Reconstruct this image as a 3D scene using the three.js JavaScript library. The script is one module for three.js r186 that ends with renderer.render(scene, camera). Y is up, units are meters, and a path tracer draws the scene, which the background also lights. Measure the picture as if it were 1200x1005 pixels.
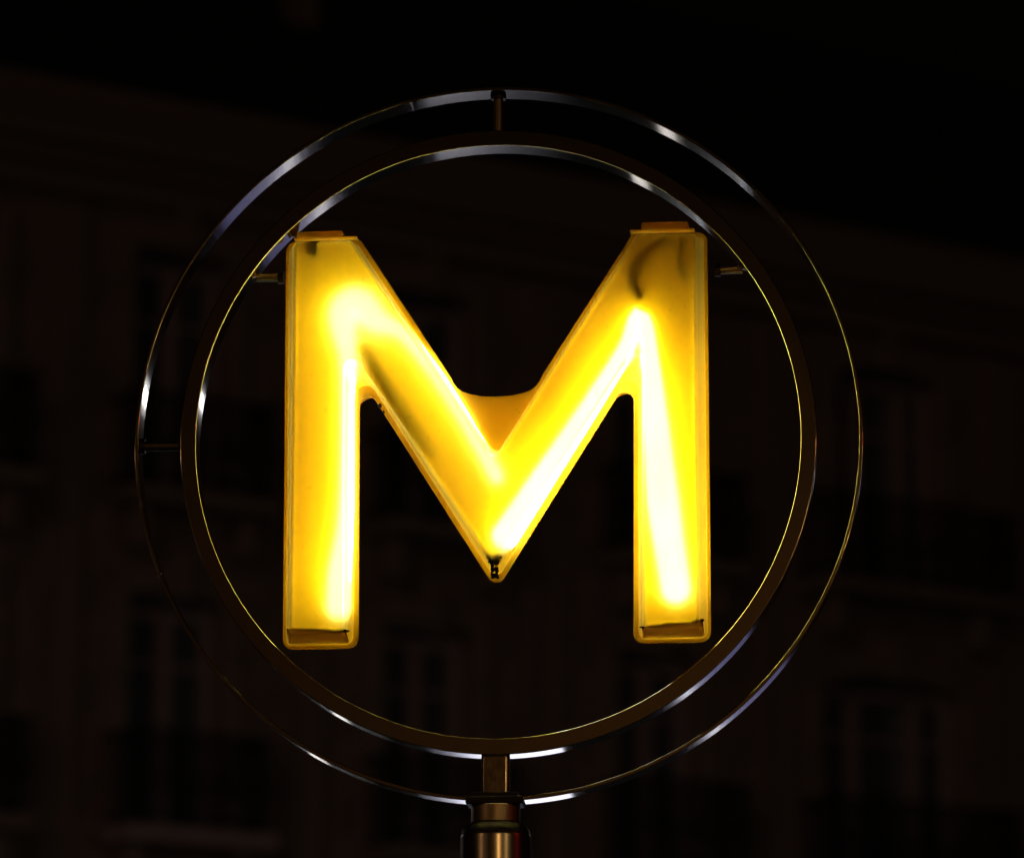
import * as THREE from 'three';
import { mergeGeometries, toCreasedNormals } from 'three/addons/utils/BufferGeometryUtils.js';
import { RectAreaLightUniformsLib } from 'three/addons/lights/RectAreaLightUniformsLib.js';
import { RoundedBoxGeometry } from 'three/addons/geometries/RoundedBoxGeometry.js';

RectAreaLightUniformsLib.init();
const scene = new THREE.Scene();

// ------------------------------------------------------------------ camera, sky, moon, exposure
const camera = new THREE.PerspectiveCamera(11.131, 1024 / 857, 0.1, 400);
camera.position.set(0, 1.5947, 6.5);
camera.rotation.order = 'YXZ';
camera.rotation.set(0.21623, -0.00327, 0);
camera.focus = 6.62;
camera.userData.fStop = 4.2;

{ // night sky: nearly black overhead, a weak brown city glow low down, even all round
  const w = 64, h = 32, d = new Float32Array(w * h * 4);
  for (let j = 0; j < h; j++) {
    const el = ((j + 0.5) / h - 0.5) * Math.PI, g = Math.exp(-Math.max(el, 0) / 0.12);
    for (let i = 0; i < w; i++) {
      const k = (j * w + i) * 4;
      d[k] = 0.0022 + 0.010 * g; d[k + 1] = 0.0020 + 0.0062 * g; d[k + 2] = 0.0015 + 0.0040 * g; d[k + 3] = 1;
    }
  }
  const t = new THREE.DataTexture(d, w, h, THREE.RGBAFormat, THREE.FloatType);
  t.mapping = THREE.EquirectangularReflectionMapping; t.magFilter = THREE.LinearFilter; t.needsUpdate = true;
  scene.background = t; scene.environment = t;
  scene.environmentIntensity = 0.2; scene.backgroundIntensity = 0.2;
}
const moon = new THREE.DirectionalLight(new THREE.Color().setRGB(1, 0.58, 0.42), 0.029);
moon.name = 'moon';
moon.position.set(-14, 24, 22); moon.target.position.set(4, 8, -40);
moon.castShadow = true; moon.shadow.radius = 20;
Object.assign(moon.shadow.camera, { left: -40, right: 40, top: 40, bottom: -40, near: 1, far: 150 });
scene.add(moon, moon.target);

const renderer = new THREE.WebGLRenderer({ antialias: true });
renderer.setSize(1024, 857);
renderer.toneMapping = THREE.LinearToneMapping;
renderer.toneMappingExposure = 1;
renderer.shadowMap.enabled = true;

// ------------------------------------------------------------------ helpers
let seed = 7;
const rnd = () => { seed = (seed * 1664525 + 1013904223) >>> 0; return seed / 4294967296; };
const rr = (a, b) => a + (b - a) * rnd();
const lin = (r, g, b) => new THREE.Color().setRGB(r, g, b);
const std = (c, roughness, metalness = 0, more = {}) => new THREE.MeshStandardMaterial({ color: lin(...c), roughness, metalness, ...more });
const used = {};
function numbered(n) { const k = used[n] = (used[n] ?? -1) + 1; return k ? n + '_' + String(k).padStart(3, '0') : n; }
function part(name, geo, mat, parent) {
  const m = new THREE.Mesh(geo, mat); m.name = name; m.castShadow = m.receiveShadow = true; parent.add(m); return m;
}
function thing(name, label, category, x = 0, y = 0, z = 0, turn = 0, group) {
  const o = new THREE.Group(); o.name = numbered(name); o.position.set(x, y, z); o.rotation.y = turn;
  o.userData = { label, category }; if (group) o.userData.group = group;
  scene.add(o); return o;
}
function structure(name, geo, mat) { const m = part(name, geo, mat, scene); m.userData.kind = 'structure'; return m; }
const box = (w, h, d, x = 0, y = 0, z = 0) => new THREE.BoxGeometry(w, h, d).translate(x, y, z);
const rbox = (w, h, d, r, x = 0, y = 0, z = 0) => new RoundedBoxGeometry(w, h, d, 2, r).translate(x, y, z);
function rod(a, b, r, n = 20) {
  const A = new THREE.Vector3(...a), B = new THREE.Vector3(...b), L = A.distanceTo(B);
  const g = new THREE.CylinderGeometry(r, r, L, n);
  g.applyQuaternion(new THREE.Quaternion().setFromUnitVectors(new THREE.Vector3(0, 1, 0), B.clone().sub(A).normalize()));
  return g.translate((A.x + B.x) / 2, (A.y + B.y) / 2, (A.z + B.z) / 2);
}
const join = (list) => mergeGeometries(list.map((g) => (g.index ? g.toNonIndexed() : g)).map((g) => { const o = new THREE.BufferGeometry(); for (const k of ['position', 'normal', 'uv']) o.setAttribute(k, g.attributes[k]); return o; }));

// normals are joined on a grid of a hundredth of a unit, so it works in millimetres
const creased = (g, a) => toCreasedNormals(g.scale(1000, 1000, 1000), a).scale(0.001, 0.001, 0.001);

// value noise for the procedural textures
const P = new Uint8Array(512); { const a = [...Array(256).keys()]; for (let i = 255; i > 0; i--) { const j = Math.floor(rnd() * (i + 1)); [a[i], a[j]] = [a[j], a[i]]; } for (let i = 0; i < 512; i++) P[i] = a[i & 255]; }
function vnoise(x, y, per) {
  const xi = Math.floor(x), yi = Math.floor(y), fx = x - xi, fy = y - yi, m = (v) => ((v % per) + per) % per;
  const s = (t) => t * t * (3 - 2 * t), h = (i, j) => P[P[m(i) & 255] + (m(j) & 255)] / 255;
  const a = h(xi, yi), b = h(xi + 1, yi), c = h(xi, yi + 1), d = h(xi + 1, yi + 1), u = s(fx), v = s(fy);
  return a + (b - a) * u + (c - a) * v + (a - b - c + d) * u * v;
}
function fbm(x, y, per, oct) { let s = 0, a = 0.5, t = 0; for (let o = 0; o < oct; o++) { s += a * vnoise(x, y, per); t += a; x *= 2; y *= 2; per *= 2; a *= 0.55; } return s / t; }
function tex(n, f, srgb = false) {
  const d = new Uint8Array(n * n * 4);
  for (let j = 0; j < n; j++) for (let i = 0; i < n; i++) {
    const c = f(i / n, j / n), k = (j * n + i) * 4;
    for (let q = 0; q < 3; q++) d[k + q] = 255 * Math.min(1, Math.max(0, Array.isArray(c) ? c[q] : c));
    d[k + 3] = 255;
  }
  const t = new THREE.DataTexture(d, n, n); t.wrapS = t.wrapT = THREE.RepeatWrapping; t.magFilter = THREE.LinearFilter; t.minFilter = THREE.LinearMipmapLinearFilter;
  if (srgb) t.colorSpace = THREE.SRGBColorSpace; t.needsUpdate = true; return t;
}

// ------------------------------------------------------------------ materials
const grimeTex = tex(512, (u, v) => { // grime on the plastic, one repeat is 1 m
  const cloud = fbm(u * 6, v * 5, 30, 4), streak = fbm(u * 60, v * 4, 240, 3), speck = fbm(u * 90, v * 90, 90, 2);
  const k = 1 - 0.22 * Math.max(0, cloud - 0.45) * 2 - 0.10 * streak - (speck > 0.87 ? 0.15 : 0);
  return [k, k * 0.985, k * 0.96];
});
grimeTex.offset.set(0.5, 0.5); // keeps the edge of the repeat off the letter
const steelRough = tex(256, (u, v) => 0.5 + 0.5 * (fbm(u * 8, v * 8, 8, 4) - 0.5) + 0.25 * (fbm(u * 64, v * 8, 64, 2) - 0.5));
const stoneTex = tex(512, (u, v) => { const k = 0.72 + 0.5 * (fbm(u * 5, v * 5, 5, 5) - 0.5) + 0.18 * (fbm(u * 70, v * 70, 70, 2) - 0.5); return [k, k * 0.97, k * 0.93]; });
const groundTex = tex(512, (u, v) => 0.7 + 0.5 * (fbm(u * 8, v * 8, 8, 5) - 0.5) + 0.3 * (fbm(u * 120, v * 120, 120, 2) - 0.5));

// the moulded front is a solid sheet of frosted plastic; lip and lids are the same plastic, sanded matt
const acrylic = new THREE.MeshPhysicalMaterial({ color: lin(1, 0.9, 0.2), roughness: 0.6, transmission: 0.96, thickness: 0.0025, ior: 1.28, specularIntensity: 0.15, map: grimeTex });
const filmMat = new THREE.MeshPhysicalMaterial({ color: lin(0.7, 0.475, 0.003), roughness: 1, transmission: 0.8, thickness: 0, transparent: true, opacity: 0.64, side: THREE.DoubleSide, specularIntensity: 0.2 });
const acrylicLip = new THREE.MeshPhysicalMaterial({ color: lin(0.82, 0.6, 0.02), roughness: 1, transmission: 0.7, thickness: 0, map: grimeTex, side: THREE.DoubleSide, ior: 1.45, specularIntensity: 0.5 });
const acrylicBack = new THREE.MeshPhysicalMaterial({ color: lin(0.48, 0.3, 0.003), roughness: 1, transmission: 0.3, thickness: 0, specularIntensity: 0.4, map: grimeTex, side: THREE.DoubleSide });
const glow = new THREE.MeshStandardMaterial({ color: lin(0.9, 0.88, 0.8), emissive: lin(1, 0.98, 0.95), emissiveIntensity: 18.5, roughness: 0.4 });
const weakGlow = glow.clone(); weakGlow.emissiveIntensity = 13;
const blackRubber = std([0.03, 0.018, 0.006], 0.9);
const dirtMat = std([0.012, 0.008, 0.005], 1);
const waveTex = tex(512, (u, v) => 0.6 * fbm(u * 14, v * 3, 42, 3) + 0.4 * fbm(u * 60, v * 3, 180, 2)); // hand-bent hoops are not quite even
const steel = new THREE.MeshPhysicalMaterial({ color: lin(0.58, 0.54, 0.49), metalness: 1, roughness: 0.085, bumpMap: waveTex, bumpScale: 0.00025 });
const poleSteel = new THREE.MeshPhysicalMaterial({ color: lin(0.56, 0.5, 0.44), metalness: 1, roughness: 0.24 });
const darkSteel = std([0.05, 0.045, 0.04], 0.5, 0.8);

// ------------------------------------------------------------------ the setting
{
  const g = new THREE.PlaneGeometry(300, 300, 1, 1).rotateX(-Math.PI / 2); g.attributes.uv.array.forEach((v, i, a) => { a[i] = v * 120; });
  structure('road', g, std([0.05, 0.048, 0.045], 0.85, 0, { map: groundTex }));
  const s = new THREE.Shape(); s.moveTo(-9, -9); s.lineTo(9, -9); s.lineTo(9, 11); s.lineTo(-9, 11); s.closePath();
  const p = new THREE.ExtrudeGeometry(s, { depth: 0.12, bevelEnabled: true, bevelSize: 0.02, bevelThickness: 0.02, bevelSegments: 2 }).rotateX(-Math.PI / 2).translate(0, 0.004, 0);
  structure('pavement', p, std([0.16, 0.15, 0.14], 0.85, 0, { map: groundTex }));
}
const GROUND = 0.144;

// ------------------------------------------------------------------ the building across the street
// Its front stands oblique to the lens: x runs along the front, z out of it towards the street.
const FRONT = 0.6006, UX = 0.82499616, UZ = -0.56513834;
function makeBuilding() {
  const b = thing('apartment_building', 'dark stone apartment building with balconies and tall windows behind the glowing sign', 'building', -4.8655, 0, -35.514, FRONT);
  const wallM = std([0.36, 0.255, 0.2], 0.9, 0, { map: stoneTex });
  const trimM = std([0.38, 0.28, 0.22], 0.85, 0, { map: stoneTex });
  const frameM = std([0.42, 0.3, 0.27], 0.7), litSlabM = std([0.5, 0.35, 0.31], 0.8), ironM = std([0.012, 0.011, 0.01], 0.5, 0.5);
  const glassM = new THREE.MeshPhysicalMaterial({ color: lin(0.75, 0.78, 0.78), transmission: 0.92, thickness: 0, roughness: 0.06 });
  const curtainM = std([0.42, 0.3, 0.28], 0.95), darkM = std([0.02, 0.016, 0.014], 0.95), slateM = std([0.03, 0.03, 0.033], 0.6);
  const shutterM = std([0.13, 0.1, 0.085], 0.8);
  const TOP = 13.5, X0 = -22, X1 = 34;
  const cols = []; for (let x = -20 + 0.55; x < X1 - 2; x += 3.05) cols.push(x + 0.45);
  const near = (x) => cols.reduce((a, c, i) => (Math.abs(c - x) < Math.abs(cols[a] - x) ? i : a), 0);
  const xs = cols.map((x) => x); xs[near(2)] = 2.0; xs[near(5)] = 5.0; xs[near(8)] = 7.95; xs[near(11.2)] = 11.2;
  const levels = [[6.9, 2.5], [10.25, 2.68]]; // sill, height
  // openings: wide windows with flat arches
  const opening = (x, y, w, h, rise) => { const p = new THREE.Path(); p.moveTo(x - w / 2, y); p.lineTo(x - w / 2, y + h - rise); p.quadraticCurveTo(x, y + h + rise, x + w / 2, y + h - rise); p.lineTo(x + w / 2, y); p.closePath(); return p; };
  const s = new THREE.Shape(); s.moveTo(X0, 4.4); s.lineTo(X1, 4.4); s.lineTo(X1, TOP); s.lineTo(X0, TOP); s.closePath();
  const win = [];
  for (const x of xs) for (const [y, h] of levels) {
    const wide = Math.abs(x - 11.2) < 0.1, w = wide ? (y < 9 ? 2.05 : 1.55) : 1.12;
    s.holes.push(opening(x, y, w, h, wide ? 0.16 : 0.05)); win.push({ x, y, w, h, wide });
  }
  part('wall', new THREE.ExtrudeGeometry(s, { depth: 0.45, bevelEnabled: false, curveSegments: 8 }).translate(0, 0, -0.45), wallM, b);
  part('interior_wall', box(X1 - X0, 9.2, 0.1, (X0 + X1) / 2, 8.95, -1.6), darkM, b);
  // ground floor piers and lintel
  part('lintel', box(X1 - X0, 0.7, 0.5, (X0 + X1) / 2, 4.05, -0.25), trimM, b);
  for (let x = X0; x <= X1; x += 6.1) part('pier', box(0.9, 3.7, 0.5, x + 0.45, 1.85, -0.25), wallM, b);
  part('string_course', rbox(X1 - X0, 0.26, 0.3, 0.05, (X0 + X1) / 2, 4.55, 0.1), trimM, b);
  // cornice and parapet
  part('cornice', join([box(X1 - X0, 0.22, 0.22, (X0 + X1) / 2, 13.4, 0.113), box(X1 - X0, 0.16, 0.42, (X0 + X1) / 2, 13.594, 0.21), box(X1 - X0, 0.18, 0.62, (X0 + X1) / 2, 13.768, 0.31)]), trimM, b);
  part('parapet', box(X1 - X0, 0.6, 0.3, (X0 + X1) / 2, 14.16, -0.05), trimM, b);
  const rs = new THREE.Shape(); rs.moveTo(-0.25, 13.85); rs.lineTo(-1.6, 17.2); rs.lineTo(-6, 18); rs.lineTo(-11, 13.85); rs.closePath();
  const roof = part('roof', new THREE.ExtrudeGeometry(rs, { depth: X1 - X0, bevelEnabled: false }).rotateY(Math.PI / 2).scale(1, 1, 1).translate(X0, 0, 0), slateM, b);
  { // the extrusion runs along x; its profile's first axis must point backwards
    const p = roof.geometry.attributes.position, n = roof.geometry.attributes.normal; // after rotateY(90deg): x = depth, z = -profile x
    for (let i = 0; i < p.count; i++) { p.setZ(i, -p.getZ(i)); n.setZ(i, -n.getZ(i)); }
    const a = p.array, na = n.array; for (let i = 0; i < a.length; i += 9) for (let k = 0; k < 3; k++) { [a[i + k], a[i + 3 + k]] = [a[i + 3 + k], a[i + k]]; [na[i + k], na[i + 3 + k]] = [na[i + 3 + k], na[i + k]]; }
  }
  part('chimney', join([box(0.42, 3.4, 0.6, 4.1, 16.2, -1.4), box(0.56, 0.14, 0.74, 4.1, 17.97, -1.4)]), wallM, roof);
  // pilaster strips between the bays, band under the upper windows
  for (let i = 0; i + 1 < xs.length; i++) { const x = (xs[i] + xs[i + 1]) / 2; part('pilaster', rbox(0.5, 8.5, 0.09, 0.02, x, 8.95, 0.04), wallM, b); }
  for (const { x, y, w, h, wide } of win) {
    const f = new THREE.Group(); f.name = 'window'; b.add(f);
    const z = -0.26, bars = [];
    bars.push(box(0.08, h - 0.1, 0.09, x - w / 2 + 0.042, y + (h - 0.1) / 2, z), box(0.08, h - 0.1, 0.09, x + w / 2 - 0.042, y + (h - 0.1) / 2, z));
    bars.push(box(w - 0.17, 0.09, 0.09, x, y + h - 0.2, z), box(w - 0.17, 0.12, 0.09, x, y + 0.06, z));
    if (wide) bars.push(box(0.12, h - 0.4, 0.09, x - w * 0.18, y + (h - 0.15) / 2, z + 0.003), box(0.12, h - 0.4, 0.09, x + w * 0.24, y + (h - 0.15) / 2, z + 0.003));
    else bars.push(box(0.14, h - 0.37, 0.09, x + 0.02, y + (h - 0.13) / 2, z + 0.003));
    bars.push(box(w - 0.17, 0.05, 0.07, x, y + h * 0.72, z - 0.005));
    part('frame', join(bars), frameM, f);
    part('pane', box(w - 0.1, h - 0.12, 0.006, x, y + (h - 0.1) / 2, z - 0.062), glassM, f);
    if (wide || rnd() < 0.35) { // a drawn curtain on one side
      const cw = wide ? 0.42 : 0.24, pts = 18, g = new THREE.PlaneGeometry(cw, h - 0.3, pts, 1), p = g.attributes.position;
      for (let i = 0; i < p.count; i++) p.setZ(i, 0.025 * Math.sin(p.getX(i) * 62));
      g.computeVertexNormals(); part('curtain', g.translate(x + w * 0.24 + (wide ? 0.12 : -0.1), y + h / 2 - 0.1, z - 0.22), std([0.42, 0.3, 0.28], 0.95, 0, { side: THREE.DoubleSide }), f);
    }
    // stone surround with keystone
    const q = new THREE.Shape(), o = 0.2, rise = wide ? 0.16 : 0.05; q.moveTo(x - w / 2 - o, y); q.lineTo(x - w / 2 - o, y + h - rise + 0.1); q.quadraticCurveTo(x, y + h + rise + 0.34, x + w / 2 + o, y + h - rise + 0.1); q.lineTo(x + w / 2 + o, y); q.lineTo(x + w / 2, y); q.lineTo(x + w / 2, y + h - rise); q.quadraticCurveTo(x, y + h + rise, x - w / 2, y + h - rise); q.lineTo(x - w / 2, y); q.closePath();
    part('surround', new THREE.ExtrudeGeometry(q, { depth: 0.07, bevelEnabled: true, bevelSize: 0.012, bevelThickness: 0.012, bevelSegments: 1, curveSegments: 10 }).translate(0, 0, 0.002), trimM, f);
    part('keystone', rbox(0.26, 0.42, 0.18, 0.02, x, y + h + 0.15, 0.085), trimM, f);
    // louvred shutters folded open beside the narrow windows
    // balcony with a wrought iron railing
    const bw = wide ? 2.75 : 1.6, B = part('balcony', rbox(bw + 0.1, 0.16, 0.62, 0.03, x, y + 0.0, 0.35), x === 2 && y < 8 ? litSlabM : trimM, b);  // one slab coloured paler to stand for light on its edge
    for (const e of [-1, 1]) part('bracket', rbox(0.16, 0.42, 0.4, 0.04, x + e * bw * 0.38, y - 0.29, 0.24), trimM, B);
    const it = [box(bw, 0.05, 0.06, x, y + 1.0, 0.6), box(bw, 0.035, 0.035, x, y + 0.84, 0.6), box(bw, 0.04, 0.04, x, y + 0.16, 0.6)];
    for (const sx of [-1, 1]) it.push(box(0.045, 0.05, 0.56, x + sx * (bw / 2 - 0.03), y + 1.001, 0.3), box(0.035, 0.035, 0.56, x + sx * (bw / 2 - 0.03), y + 0.161, 0.3));
    for (let k = 0; k <= bw / 0.075; k++) {
      const px = x - bw / 2 + 0.025 + k * 0.0745; if (px > x + bw / 2 - 0.01) break;
      it.push(rod([px, y + 0.18, 0.6], [px, y + 0.98, 0.6], 0.011, 6));
      if (k % 2) it.push(new THREE.TorusGeometry(0.055, 0.009, 5, 12).translate(px, y + 0.5, 0.6), new THREE.TorusGeometry(0.04, 0.009, 5, 12).translate(px, y + 0.66, 0.6));
    }
    for (const sx of [-1, 1]) for (let k = 1; k < 6; k++) it.push(rod([x + sx * (bw / 2 - 0.03), y + 0.16, 0.06 + k * 0.09], [x + sx * (bw / 2 - 0.03), y + 1.0, 0.06 + k * 0.09], 0.011, 6));
    part('railing', join(it), ironM, B);
  }
  // lit shop windows on the ground floor, below the picture
  const tints = [[1, 0.92, 0.8], [0.75, 0.8, 1], [1, 0.85, 0.6], [0.9, 0.9, 1]];
  let k = 0;
  for (let x = X0 + 0.9; x + 5.2 <= X1; x += 6.1, k++) {
    const f = new THREE.Group(); f.name = 'shop_window'; b.add(f);
    const c = tints[k % 4], lit = k % 3 !== 2;
    part('frame', join([box(5.2, 0.3, 0.12, x + 2.6, 3.55, -0.12), box(5.2, 0.45, 0.12, x + 2.6, 0.225, -0.12), box(0.1, 2.95, 0.12, x + 1.7, 1.925, -0.12), box(0.1, 2.95, 0.12, x + 3.5, 1.925, -0.12)]), std([0.03, 0.03, 0.035], 0.4), f);
    part('pane', box(5.2, 2.95, 0.01, x + 2.6, 1.925, -0.16), glassM, f);
    part('back_wall', box(5.2, 3.7, 0.06, x + 2.6, 1.85, -1.5), std([0.6, 0.58, 0.55], 0.9), f);
    if (lit) {
      part('lamp_strip', rbox(4.4, 0.08, 0.2, 0.03, x + 2.6, 3.3, -0.6), new THREE.MeshStandardMaterial({ color: lin(0.8, 0.8, 0.8), emissive: lin(...c), emissiveIntensity: 5 }), f);
      const l = new THREE.RectAreaLight(lin(...c), 5, 4.4, 0.2); l.name = 'shop_lamp'; l.position.set(x + 2.6, 3.25, -0.6); l.rotation.x = -Math.PI / 2; f.add(l);
    }
  }
  return b;
}
makeBuilding();
{ // the houses on the viewer's side of the street, mirrored in the steel
  const o = thing('corner_building', 'plain stone corner building behind the viewer, lit by street lamps', 'building', 0, 0.004, 24, Math.PI);
  const m = std([0.36, 0.27, 0.2], 0.9, 0, { map: stoneTex }), dk = std([0.02, 0.018, 0.017], 0.3), lit = new THREE.MeshStandardMaterial({ color: lin(0.3, 0.25, 0.2), emissive: lin(1, 0.62, 0.3), emissiveIntensity: 0.25 });
  part('wall', box(60, 17, 8, 0, 8.5, -4), m, o);
  for (const k of [0, 3]) part('string_course', box(60, 0.25, 0.3, 0, 4.2 + 3.4 * k, 0.152), m, o);
  for (let x = -28; x <= 28; x += 3.5) if (x < -1.5 || x > 7.5) for (let k = 0; k < 4; k++) { const w = part('window', box(1.3, 2.2, 0.06, x, 2.4 + 3.4 * k, 0.033), rnd() < 0.12 ? lit : dk, o); part('frame', join([box(0.12, 2.3, 0.12, x - 0.7, 2.4 + 3.4 * k, 0.062), box(0.12, 2.3, 0.12, x + 0.7, 2.4 + 3.4 * k, 0.062), box(1.28, 0.12, 0.12, x, 3.5 + 3.4 * k, 0.062)]), m, w); }
}

// ------------------------------------------------------------------ the sign
const sign = thing('metro_sign', 'glowing yellow letter M in two thin steel rings on a round steel pole', 'metro sign', 0, 0, 0, 0);
const H = 3.0, YAW = -0.0698; // the sign's face turns a little to the left
sign.rotation.y = YAW;

function ring(R, r, depth, bevel) { // a hoop of rectangular section with eased edges, its axis along z
  const prof = [], h = depth / 2, arc = (cx, cy, a0) => { for (let i = 0; i <= 5; i++) { const a = a0 + (i / 5) * Math.PI / 2; prof.push([cx + bevel * Math.cos(a), cy + bevel * Math.sin(a), Math.cos(a), Math.sin(a)]); } };
  arc(R - bevel, h - bevel, 0); arc(r + bevel, h - bevel, Math.PI / 2); arc(r + bevel, -h + bevel, Math.PI); arc(R - bevel, -h + bevel, 1.5 * Math.PI); prof.push(prof[0]);
  const N = 288, pos = [], nor = [], uv = [], idx = [], m = prof.length;
  for (let k = 0; k <= N; k++) { const a = (k / N) * 2 * Math.PI, c = Math.cos(a), q = Math.sin(a); prof.forEach(([x, z, nx, nz], i) => { pos.push(x * c, x * q, z); nor.push(nx * c, nx * q, nz); uv.push(a * R, i / m); }); }
  for (let k = 0; k < N; k++) for (let i = 0; i + 1 < m; i++) { const a = k * m + i, b = a + 1, c = a + m, d = c + 1; idx.push(a, d, b, a, c, d); }
  const g = new THREE.BufferGeometry(); g.setAttribute('position', new THREE.Float32BufferAttribute(pos, 3)); g.setAttribute('normal', new THREE.Float32BufferAttribute(nor, 3)); g.setAttribute('uv', new THREE.Float32BufferAttribute(uv, 2)); g.setIndex(idx);
  return g;
}
part('outer_ring', ring(0.5505, 0.5445, 0.048, 0.0014).translate(0, H + 0.004, 0), steel, sign);
part('inner_ring', ring(0.481, 0.457, 0.048, 0.0018).translate(0, H + 0.004, 0), steel, sign);
{ // spokes between the hoops, with welded ends
  const sp = (a) => { const c = Math.cos(a), s = Math.sin(a), h = H + 0.004; return rod([c * 0.4805, h + s * 0.4805, -0.004], [c * 0.545, h + s * 0.545, -0.004], 0.0075, 20); };
  for (const a of [Math.PI / 2, Math.PI]) {
    const m = part('spoke', sp(a), std([0.2, 0.16, 0.13], 0.45, 1), sign);
    const c = Math.cos(a), s = Math.sin(a);
    for (const [r0, r1, w] of [[0.538, 0.5446, 0.012], [0.481, 0.486, 0.011]]) part('weld', rod([c * r0, H + 0.004 + s * r0, -0.004], [c * r1, H + 0.004 + s * r1, -0.004], w), darkSteel, m);
  }
  for (const s of [-1, 1]) {
    const m = part('mounting_rod', rod([s * 0.336, H + 0.268, -0.014], [s * 0.372, H + 0.268, -0.014], 0.0062), std([0.5, 0.42, 0.33], 0.35, 1), sign);
    part('locking_nut', new THREE.CylinderGeometry(0.0105, 0.0105, 0.009, 6).rotateZ(Math.PI / 2).translate(s * 0.3345, H + 0.268, -0.014), darkSteel, m);
  }
}
{ // neck, clamp, collar and pole
  const cx = -0.003;
  part('neck', rbox(0.042, 0.078, 0.03, 0.006, cx, H - 0.511, -0.002), std([0.42, 0.36, 0.3], 0.38, 1, { roughnessMap: steelRough }), sign);
  part('clamp', join([rbox(0.086, 0.012, 0.06, 0.003, cx, H - 0.5445, 0), rbox(0.07, 0.008, 0.056, 0.002, cx, H - 0.5365, 0)]), std([0.03, 0.026, 0.022], 0.6, 0.6), sign);
  part('collar', new THREE.LatheGeometry([[0, 0], [0.0355, 0], [0.0365, 0.0015], [0.0365, 0.0245], [0.0355, 0.026], [0, 0.026]].map((p) => new THREE.Vector2(...p)), 48).translate(cx, H - 0.5765, 0), std([0.5, 0.4, 0.3], 0.45, 1), sign);
  const p = part('pole', new THREE.LatheGeometry([[0.056, GROUND - 0.001], [0.0525, GROUND + 0.06], [0.0525, H - 0.598], [0.0515, H - 0.595]].map((q) => new THREE.Vector2(...q)), 72).translate(cx, 0, 0), poleSteel, sign);
  part('pole_cap', new THREE.LatheGeometry([[0.0516, H - 0.595], [0.0505, H - 0.588], [0.046, H - 0.581], [0.038, H - 0.577], [0, H - 0.5765]].map((q) => new THREE.Vector2(...q)), 72).translate(cx, 0, 0), std([0.04, 0.034, 0.03], 0.5, 0.7), p);
  part('base_plate', new THREE.CylinderGeometry(0.14, 0.14, 0.02, 48).translate(cx, GROUND + 0.01, 0), darkSteel, p);
}

// --- the letter, in millimetres about its own centre: [x, y, corner radius]
const mirror = (half, mid) => [...half.map(([x, y, r]) => [-x, y, r]), ...mid.low, ...half.slice().reverse(), ...mid.top];
function rounded(corners, n = 8) {
  const out = [], N = corners.length;
  corners.forEach(([x, y, r], i) => {
    const [ax, ay] = corners[(i + N - 1) % N], [bx, by] = corners[(i + 1) % N];
    let ux = ax - x, uy = ay - y, vx = bx - x, vy = by - y; const lu = Math.hypot(ux, uy), lv = Math.hypot(vx, vy); ux /= lu; uy /= lu; vx /= lv; vy /= lv;
    const half = Math.acos(Math.max(-1, Math.min(1, ux * vx + uy * vy))) / 2;
    if (!r) { out.push([x, y]); return; }
    const t = r / Math.tan(half), bl = Math.hypot(ux + vx, uy + vy), cx = x + ((ux + vx) / bl) * (r / Math.sin(half)), cy = y + ((uy + vy) / bl) * (r / Math.sin(half));
    const a0 = Math.atan2(y + uy * t - cy, x + ux * t - cx); let da = Math.atan2(y + vy * t - cy, x + vx * t - cx) - a0;
    while (da > Math.PI) da -= 2 * Math.PI; while (da < -Math.PI) da += 2 * Math.PI;
    for (let k = 0; k <= n; k++) { const a = a0 + (da * k) / n; out.push([cx + r * Math.cos(a), cy + r * Math.sin(a)]); }
  });
  return out;
}
function inset(corners, d) {
  const N = corners.length, line = (i) => { const [ax, ay] = corners[i % N], [bx, by] = corners[(i + 1) % N], l = Math.hypot(bx - ax, by - ay), nx = -(by - ay) / l, ny = (bx - ax) / l; return [ax + nx * d, ay + ny * d, (bx - ax) / l, (by - ay) / l]; };
  return corners.map(([, , r], i) => {
    const [px, py, dx, dy] = line(i + N - 1), [qx, qy, ex, ey] = line(i), det = dx * ey - dy * ex;
    if (Math.abs(det) < 1e-3) return [qx, qy, r];
    const t = ((qx - px) * ey - (qy - py) * ex) / det; return [px + dx * t, py + dy * t, r ? Math.max(1, r + (det < 0 ? d : -d)) : 0];
  });
}
const LX = -2; // the letter sits 2 mm left of the ring's centre
const web = [[70, 104, 0], [66, 95, 0], [60, 87, 0], [52, 81, 0], [40, 76.5, 0], [22, 73.2, 0], [0, 72, 0]];
const flangeC = [[-323, -310, 15], [-208, -310, 17], [-209, 109, 13], [0, -226, 14], [209, 109, 14], [206, -310, 14], [322, -310, 15], [322, 320, 14], [208, 321, 7], ...web, ...web.slice(0, 6).reverse().map(([x, y, r]) => [-x, y, r]), [-210, 323, 8], [-325, 323, 16]];
const footC = [[-318, -304, 9], [-216, -304, 13], [-217, 136, 17], [0, -212, 11], [216, 138, 18], [214, -304, 11], [317, -304, 12], [317, 314, 10], [212, 314, 6], [0, -22, 13], [-214, 316, 8], [-320, 316, 12]];
const faceC = [[-302, -285, 6], [-229, -287, 8], [-230, 160, 14], [0, -186, 10], [229, 159, 13], [227, -288, 7], [302, -287, 7], [302, 306, 8], [220, 308, 5], [0, -40, 11], [-221, 310, 6], [-302, 310, 9]];
const mm = (p) => p.map(([x, y]) => [x / 1000, y / 1000]);
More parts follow.
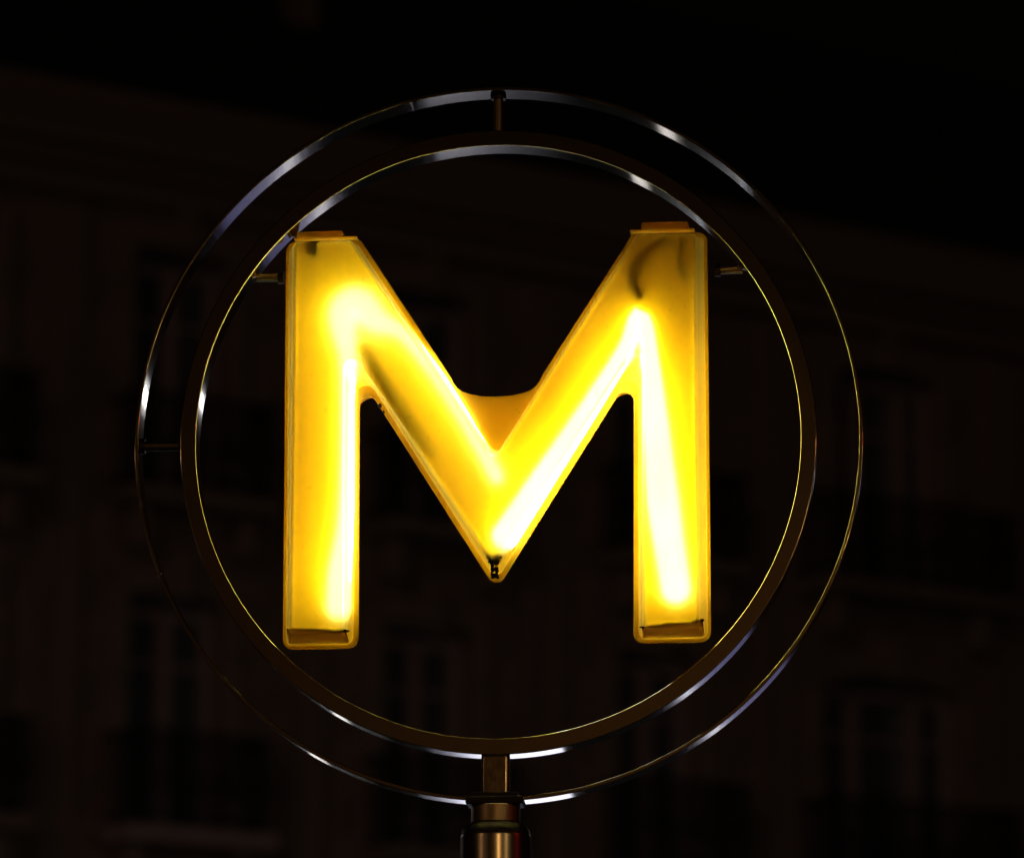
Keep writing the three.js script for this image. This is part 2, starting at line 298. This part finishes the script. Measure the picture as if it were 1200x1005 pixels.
function loft(rings, capEnd) { // rings: [points, z]; shares normals along the profile
  const n = rings[0][0].length, pos = [], idx = [], uv = [];
  for (const [pts, z] of rings) for (const [x, y] of pts) { pos.push(x, y, z); uv.push(x, y + z); }
  for (let k = 0; k + 1 < rings.length; k++) for (let i = 0; i < n; i++) { const a = k * n + i, b = k * n + ((i + 1) % n), c = a + n, d = b + n; idx.push(a, b, d, a, d, c); }
  const g = new THREE.BufferGeometry(); g.setAttribute('position', new THREE.Float32BufferAttribute(pos, 3)); g.setAttribute('uv', new THREE.Float32BufferAttribute(uv, 2)); g.setIndex(idx); g.computeVertexNormals();
  const side = creased(g, 0.5);
  if (!capEnd) return side;
  const [pts, z] = rings.at(-1), up = rings.at(-1)[1] > rings[0][1] ? 1 : -1, cp = [], cn = [], cu = [];
  for (const t of THREE.ShapeUtils.triangulateShape(pts.map(([x, y]) => new THREE.Vector2(x, y)), [])) {
    const q = t.map((k) => pts[k]), ccw = (q[1][0] - q[0][0]) * (q[2][1] - q[0][1]) - (q[1][1] - q[0][1]) * (q[2][0] - q[0][0]) > 0;
    if (ccw !== (up > 0)) q.reverse();
    for (const [x, y] of q) { cp.push(x, y, z); cn.push(0, 0, up); cu.push(x, y + z); }
  }
  const cap = new THREE.BufferGeometry(); cap.setAttribute('position', new THREE.Float32BufferAttribute(cp, 3)); cap.setAttribute('normal', new THREE.Float32BufferAttribute(cn, 3)); cap.setAttribute('uv', new THREE.Float32BufferAttribute(cu, 2));
  return join([side, cap]);
}
const A = mm(rounded(footC)), B = mm(rounded(faceC));
const mixPts = (t) => A.map(([x, y], i) => [x + (B[i][0] - x) * t, y + (B[i][1] - y) * t]);
const FACE = 0.045, shellRings = [[A, 0.0032]];
for (let k = 0; k <= 8; k++) { const a = (k / 8) * Math.PI / 2; shellRings.push([mixPts(0.55 + 0.45 * (1 - Math.cos(a))), 0.0355 + (FACE - 0.0355) * Math.sin(a)]); }
const TH = 0.0024, Ai = mm(rounded(inset(footC, 2.2))), Bi = mm(rounded(inset(faceC, 2.2)));
const mixIn = (t) => Ai.map(([x, y], i) => [x + (Bi[i][0] - x) * t, y + (Bi[i][1] - y) * t]);
const innerRings = [[Ai, 0.0032]];
for (let k = 0; k <= 8; k++) { const a = (k / 8) * Math.PI / 2; innerRings.push([mixIn(0.55 + 0.45 * (1 - Math.cos(a))), 0.0355 + (FACE - TH - 0.0355) * Math.sin(a)]); }
function flipped(g) { const p = g.attributes.position.array, n = g.attributes.normal.array, u = g.attributes.uv.array; for (let i = 0; i < p.length; i += 9) for (let k = 0; k < 3; k++) { [p[i + k], p[i + 3 + k]] = [p[i + 3 + k], p[i + k]]; [n[i + k], n[i + 3 + k]] = [n[i + 3 + k], n[i + k]]; } for (let i = 0; i < n.length; i++) n[i] = -n[i]; for (let i = 0; i < u.length; i += 6) for (let k = 0; k < 2; k++) [u[i + k], u[i + 2 + k]] = [u[i + 2 + k], u[i + k]]; return g; }
const letter = part('letter', join([loft(shellRings, true), flipped(loft(innerRings, true)), flipped(loft([[A, 0.0032], [Ai, 0.0032]], false))]), acrylic, sign);
letter.position.set(LX / 1000, H, 0); letter.rotation.y = -0.038;
{
  const shapeOf = (pts) => new THREE.Shape(pts.map(([x, y]) => new THREE.Vector2(x, y)));
  const fs = shapeOf(mm(rounded(flangeC))); fs.holes.push(new THREE.Path(mm(rounded(inset(footC, 0.3))).map(([x, y]) => new THREE.Vector2(x, y))));
  part('flange', new THREE.ExtrudeGeometry(fs, { depth: 0.0016, bevelEnabled: true, bevelThickness: 0.0007, bevelSize: 0.0007, bevelOffset: -0.0007, bevelSegments: 2 }).translate(0, 0, 0.0007), acrylicLip, letter);
  const b0 = mm(rounded(inset(flangeC, 4))), b1 = mm(rounded(inset(flangeC, 9))), b2 = mm(rounded(inset(flangeC, 12)));
const sideMat = new THREE.MeshPhysicalMaterial({ color: lin(0.2, 0.095, 0.006), roughness: 1, transmission: 0.4, thickness: 0, specularIntensity: 0.3, map: grimeTex, side: THREE.DoubleSide });
  part('side_return', loft([[b0, -0.0006], [b1, -0.046], [b2, -0.05]], false), sideMat, letter);
  part('back_panel', loft([[b2, -0.05], [mm(rounded(inset(flangeC, 12.5))), -0.0502]], true), acrylicBack, letter);
}
{ // yellow film added behind the face to spread the glow; the side walls stay clear
  const b = mm(rounded(inset(faceC, 1.5))), c = mm(rounded(inset(faceC, 4.5))), a = mm(rounded(inset(faceC, -1)));
  part('glow_film', loft([[a, 0.0385], [b, 0.0405], [c, 0.0416]], true), filmMat, letter);
  // a small clip at the top of the left leg, seen dark through the face
  part('clip', rbox(0.017, 0.026, 0.012, 0.002, -0.277, 0.3, 0.0335), blackRubber, letter);
}
// --- lit tubes inside the letter; each point is [x, y, z, radius]
function neon(pts, m) {
  const c = new THREE.CatmullRomCurve3(pts.map(([x, y, z]) => new THREE.Vector3(x / 1000, y / 1000, z / 1000)), false, 'centripetal'), n = 96;
  const wide = (t) => { const f = t * (pts.length - 1), k = Math.min(pts.length - 2, Math.floor(f)), q = f - k; return (pts[k][3] + (pts[k + 1][3] - pts[k][3]) * q) / 1000; };
  const g = new THREE.TubeGeometry(c, n, 1, 16), p = g.attributes.position, v = new THREE.Vector3();
  for (let i = 0; i <= n; i++) { const u = c.getUtoTmapping(i / n), o = c.getPoint(u), r = wide(u); for (let q = 0; q <= 16; q++) { const k = i * 17 + q; v.fromBufferAttribute(p, k).sub(o).multiplyScalar(r).add(o); p.setXYZ(k, v.x, v.y, v.z); } }
  const end = (t) => new THREE.SphereGeometry(wide(t), 16, 12).translate(...c.getPoint(t).toArray());
  part('neon_tube', join([g, end(0), end(1)]), m, letter);
}
function strip(a, b, r, w, k) { // the light that a straight run of tube throws onto the back of the letter
  const p = new THREE.Vector3(...a).multiplyScalar(0.001), q = new THREE.Vector3(...b).multiplyScalar(0.001), y = q.clone().sub(p), L = y.length(); y.normalize();
  const x = new THREE.Vector3().crossVectors(y, new THREE.Vector3(0, 0, 1)).normalize(), z = new THREE.Vector3().crossVectors(x, y);
  const l = new THREE.RectAreaLight(lin(1, 0.97, 0.93), k, w, L); l.name = 'neon_light';
  l.quaternion.setFromRotationMatrix(new THREE.Matrix4().makeBasis(x, y, z));
  l.position.copy(p).add(q).multiplyScalar(0.5).addScaledVector(z, -r); letter.add(l);
}
neon([[16, -146, 19, 20], [82, -46, 20, 17], [152, 60, 21, 14], [203, 144, 25, 12], [214, 178, 28, 12], [219, 188, 29, 11], [226, 178, 30, 11], [236, 110, 28, 13], [242, 20, 21, 19], [253, -100, 17, 23], [271, -232, 18, 21]], glow);
strip([26, -124, 20], [200, 138, 26], 0.026, 0.02, 46); strip([236, 108, 28], [268, -214, 18], 0.027, 0.02, 36);
neon([[-238, -248, 8, 17], [-236, -196, 9, 17], [-229, -130, 7, 12], [-226, -60, 7, 10], [-226, 60, 6, 9], [-228, 140, 0, 11], [-236, 214, -8, 21], [-216, 228, -10, 23], [-184, 196, -8, 17], [-150, 180, 0, 9], [-100, 122, 0, 9], [-50, 43, 0, 9], [-8, -36, 2, 9], [0, -52, 2, 9]], weakGlow);
strip([-236, -214, 8], [-227, -64, 7], 0.018, 0.015, 50); strip([-226, -56, 7], [-226, 110, 5], 0.014, 0.015, 50); strip([-140, 170, 0], [-14, -26, 2], 0.013, 0.012, 40);
// --- dark leads and a painted-out tube end lying close behind the face
function lead(pts, r) {
  const c = new THREE.CatmullRomCurve3(pts.map(([x, y, z]) => new THREE.Vector3(x / 1000, y / 1000, z / 1000)), false, 'centripetal');
  return part('electrode_lead', new THREE.TubeGeometry(c, 60, r, 10), blackRubber, letter);
}
lead([[286, 300, 22], [262, 300, 27], [234, 282, 29], [214, 256, 29], [210, 234, 30], [222, 208, 33]], 0.0085);
lead([[290, 300, 30], [283, 285, 35], [281, 262, 36.5], [286, 244, 37], [292, 236, 35]], 0.0035);
lead([[-206, 152, 18], [-190, 128, 26], [-150, 66, 27], [-118, 16, 24], [-92, -22, 14]], 0.011);
// --- dead insects and dirt settled in the low ends, a darkening sheet, grit on the lip
function lumps(list, parent, mat = dirtMat) {
  const gs = list.map(([x, y, z, sx, sy, sz]) => {
    const g = new THREE.IcosahedronGeometry(1, 2), p = g.attributes.position, o = rnd() * 50;
    for (let i = 0; i < p.count; i++) { const k = 0.72 + 0.5 * vnoise(p.getX(i) * 2.1 + o, p.getY(i) * 2.1 + p.getZ(i) * 1.7 + o, 200); p.setXYZ(i, p.getX(i) * k * sx, p.getY(i) * k * sy, p.getZ(i) * k * sz); }
    g.computeVertexNormals(); return g.scale(0.001, 0.001, 0.001).translate(x / 1000, y / 1000, z / 1000);
  });
  const m = part('settled_dirt', join(gs), mat, parent); m.userData.kind = 'stuff'; return m;
}
{
  const l = [], dustShade = [];
  for (const [x0, x1, tilt] of [[-312, -222, -0.03], [221, 312, 0.06]]) { // dusty sheet added to darken each leg's sloping floor, up to the face
    const n = 26, pos = [], idx = [];
    for (let i = 0; i <= n; i++) { const x = x0 + ((x1 - x0) * i) / n, e = tilt * (x - (x0 + x1) / 2) + 3.2 * (fbm(x * 0.05 + 9, 3.3, 200, 3) - 0.5); [[5, -301], [18, -297 + e * 0.4], [31, -291 + e], [39.5, -287 + 1.6 * e]].forEach(([z, y]) => pos.push(x / 1000, y / 1000, z / 1000)); }
    for (let i = 0; i < n; i++) for (let k = 0; k < 3; k++) { const a = i * 4 + k; idx.push(a, a + 1, a + 4, a + 1, a + 5, a + 4); }
    const g = new THREE.BufferGeometry(); g.setAttribute('position', new THREE.Float32BufferAttribute(pos, 3)); g.setAttribute('uv', new THREE.Float32BufferAttribute(new Array((pos.length / 3) * 2).fill(0), 2)); g.setIndex(idx); g.computeVertexNormals();
    dustShade.push(g);
    for (let x = x0; x <= x1; x += 3) { const e = tilt * (x - (x0 + x1) / 2) + 3.2 * (fbm(x * 0.05 + 9, 3.3, 200, 3) - 0.5); if (fbm(x * 0.09, 7.7, 200, 2) > 0.36) l.push([x, -287 + 1.6 * e + rr(-0.6, 0.6), rr(36, 38), rr(2.5, 5), rr(0.8, 2.4), rr(3, 4)]); }
  }
  for (let y = -178; y >= -209; y -= 3) { const w = y > -184 ? 11 : y > -190 ? 7 : 4.5; for (let x = -w; x <= w; x += 2.6) if (rnd() < 0.85) l.push([x + rr(-1, 1), y + rr(-1, 1), 32 - (-178 - y) * 0.5, rr(1.4, 2.8), rr(1.6, 3), rr(6, 8)]); }
  lumps(l, letter);
  part('dust_shade', join(dustShade), new THREE.MeshPhysicalMaterial({ color: lin(0.14, 0.055, 0.01), roughness: 1, transmission: 0.45, thickness: 0, specularIntensity: 0.2, side: THREE.DoubleSide }), letter).userData.kind = 'stuff';
  const q = [];
  for (const [cx, cy, R, a0, a1, n] of [[-199, 84, 19, 0.5, 2.6, 14], [199, 86, 19, 0.9, 2.4, 9]]) for (let k = 0; k < n; k++) { const a = a0 + (a1 - a0) * (k / (n - 1)); q.push([cx + R * Math.cos(a) + rr(-1, 1), cy + R * Math.sin(a) + rr(-1, 1), 3, rr(0.8, 2.0), rr(0.8, 1.8), 1]); }
  q.push([-190, 112, 6, 3.5, 4.5, 3], [-184, 104, 4, 2.5, 3.5, 2], [215, 136, 8, 2, 3, 2], [-178, 62, 2, 3.5, 4, 3], [-172, 52, 2, 2, 3, 2]);
  lumps(q, letter);
}
// --- lids over the tops of the legs
{
  const lidM = acrylicLip.clone(); lidM.color = lin(1, 0.75, 0.1);
  for (const [x0, x1, y, h] of [[-307, -236, 0.326, 0.012], [222, 294, 0.324, 0.014]]) {
    const w = (x1 - x0) / 1000, cx = (x0 + x1) / 2000;
    part('top_lid', join([rbox(w, h, 0.062, 0.003, cx, y + h / 2 - 0.002, -0.016), rbox(w + 0.026, 0.0036, 0.05, 0.0012, cx + (x0 < 0 ? 0.009 : -0.004), y - 0.001, -0.012)]), lidM, letter);
  }
}

// ------------------------------------------------------------------ street things whose light the steel mirrors
function lampPost(x, z, h, turn, c, cd, label) {
  const o = thing('street_lamp', label, 'street lamp', x, 0.004, z, turn), iron = std([0.03, 0.035, 0.03], 0.5, 0.6);
  part('post', new THREE.LatheGeometry([[0.16, 0], [0.16, 0.25], [0.11, 0.4], [0.085, 1.1], [0.06, h - 0.5], [0.05, h + 0.1]].map((p) => new THREE.Vector2(...p)), 24), iron, o);
  part('arm', new THREE.TubeGeometry(new THREE.CatmullRomCurve3([new THREE.Vector3(0, h, 0), new THREE.Vector3(0.3, h + 0.4, 0), new THREE.Vector3(0.9, h + 0.42, 0), new THREE.Vector3(1.2, h + 0.25, 0)]), 24, 0.03, 8), iron, o);
  const s = part('lamp_shade', new THREE.LatheGeometry([[0.04, 0.3], [0.08, 0.26], [0.26, 0.06], [0.27, 0.02]].map((p) => new THREE.Vector2(...p)), 28).translate(1.2, h, 0), iron, o);
  part('lamp_bulb', new THREE.SphereGeometry(0.17, 24, 16).scale(1, 0.9, 1).translate(1.2, h - 0.03, 0), new THREE.MeshStandardMaterial({ color: lin(0.8, 0.8, 0.8), emissive: lin(...c), emissiveIntensity: 20 }), s);
  const l = new THREE.PointLight(lin(...c), cd); l.name = 'lamp_light'; l.position.set(1.2, h - 0.03, 0); l.castShadow = true; l.shadow.radius = 8; o.add(l);
}
lampPost(7.7, -23.5, 7.35, Math.PI, [0.95, 0.96, 1], 5, 'tall street lamp with a cold white bulb on the far right kerb');
lampPost(-13, -21, 7.4, 0, [1, 0.97, 0.95], 5, 'tall street lamp with a neutral white bulb on the far left kerb');
lampPost(9.2, 11.5, 5.4, Math.PI, [1, 0.62, 0.22], 8, 'golden street lamp standing to the right behind the viewer');
lampPost(-11.6, 9.2, 5.6, 0, [1, 0.5, 0.2], 5, 'dim orange street lamp standing to the left behind the viewer');
lampPost(4.6, 20, 5.6, Math.PI, [1, 0.55, 0.16], 32, 'unseen amber street lamp added to light the blank wall behind the viewer');  // added so the wall mirrored in the ring faces turns brown
{ // traffic light
  const o = thing('traffic_light', 'traffic light showing red on a grey post to the right', 'traffic light', 5.8, GROUND - 0.001, 1.6, -1.2);
  part('post', new THREE.CylinderGeometry(0.05, 0.06, 3.2, 20).translate(0, 1.6, 0), darkSteel, o);
  part('housing', rbox(0.26, 0.82, 0.2, 0.03, 0, 3.55, 0), std([0.015, 0.015, 0.015], 0.5), o);
  [[1, 0.03, 0.02], [0.02, 0.012, 0], [0, 0.02, 0.008]].forEach((c, k) => part('signal_lens', new THREE.SphereGeometry(0.095, 20, 10, 0, Math.PI * 2, 0, Math.PI / 2).scale(1, 0.35, 1).rotateX(Math.PI / 2).translate(0, 3.8 - 0.25 * k, 0.1), new THREE.MeshStandardMaterial({ color: lin(...c), roughness: 0.2, ...(k ? {} : { emissive: lin(...c), emissiveIntensity: 9 }) }), o));
  const l = new THREE.PointLight(lin(1, 0.03, 0.02), 0.4); l.name = 'signal_light'; l.position.set(0, 3.8, 0.25); l.castShadow = true; l.shadow.radius = 4; o.add(l);
}
function litCase(name, label, category, x, z, turn, w, y0, y1, c, k) {
  const o = thing(name, label, category, x, GROUND - 0.001, z, turn), m = std([0.05, 0.05, 0.055], 0.4, 0.7), h = y1 - y0;
  part('case', join([rbox(w + 0.16, 0.09, 0.16, 0.02, 0, y1 + 0.045, 0), rbox(w + 0.16, 0.09, 0.16, 0.02, 0, y0 - 0.045, 0), box(0.08, h, 0.155, -w / 2 - 0.04, (y0 + y1) / 2, 0), box(0.08, h, 0.155, w / 2 + 0.04, (y0 + y1) / 2, 0), box(w, h, 0.05, 0, (y0 + y1) / 2, -0.04)]), m, o);
  for (const s of [-1, 1]) part('post', new THREE.CylinderGeometry(0.045, 0.045, y0 - 0.09, 16).translate(s * w * 0.4, (y0 - 0.09) / 2, 0), m, o);
  part('lit_screen', box(w, h, 0.02, 0, (y0 + y1) / 2, 0.02), new THREE.MeshStandardMaterial({ color: lin(0.5, 0.5, 0.5), emissive: lin(...c), emissiveIntensity: k, roughness: 0.3 }), o);
  const l = new THREE.RectAreaLight(lin(...c), k * 0.5, w, h); l.name = 'screen_light'; l.position.set(0, (y0 + y1) / 2, 0.034); l.rotation.y = Math.PI; o.add(l);
  return o;
}
litCase('map_display', 'lit white map display case at the station entrance behind the sign', 'map display', 0, -5, 0, 0.95, 0.95, 1.75, [0.8, 0.82, 1], 1.35);
{
  const o = litCase('advertising_panel', 'tall advertising panel with a violet blue glow on the right pavement', 'advertising panel', 1.85, -6.2, -0.1, 0.62, 1.3, 2.72, [0.25, 0.28, 0.68], 0.17);
  part('glint_tube', new THREE.CylinderGeometry(0.009, 0.009, 1.1, 12).translate(-0.24, 2.1, 0.05), new THREE.MeshStandardMaterial({ color: lin(0.8, 0.8, 0.8), emissive: lin(0.95, 0.95, 1), emissiveIntensity: 3 }), o);  // bright tube added to the panel for short glints in the steel
  const p = thing('glint_lantern', 'unseen slim lantern with a small white globe added for glints on the rings', 'lantern', -0.9, GROUND - 0.001, -6, 0);  // unseen lantern, added to put small white sparkles on the hoops
  part('post', new THREE.CylinderGeometry(0.03, 0.045, 2.45, 16).translate(0, 1.225, 0), darkSteel, p);
  part('lamp_globe', new THREE.SphereGeometry(0.045, 20, 14).translate(0, 2.52, 0), new THREE.MeshStandardMaterial({ color: lin(0.8, 0.8, 0.8), emissive: lin(1, 0.97, 0.93), emissiveIntensity: 1.7 }), p);
  const l = new THREE.PointLight(lin(1, 0.97, 0.93), 0.03); l.name = 'globe_light'; l.position.set(0, 2.52, 0); l.castShadow = true; l.shadow.radius = 3; p.add(l);
}

renderer.render(scene, camera);
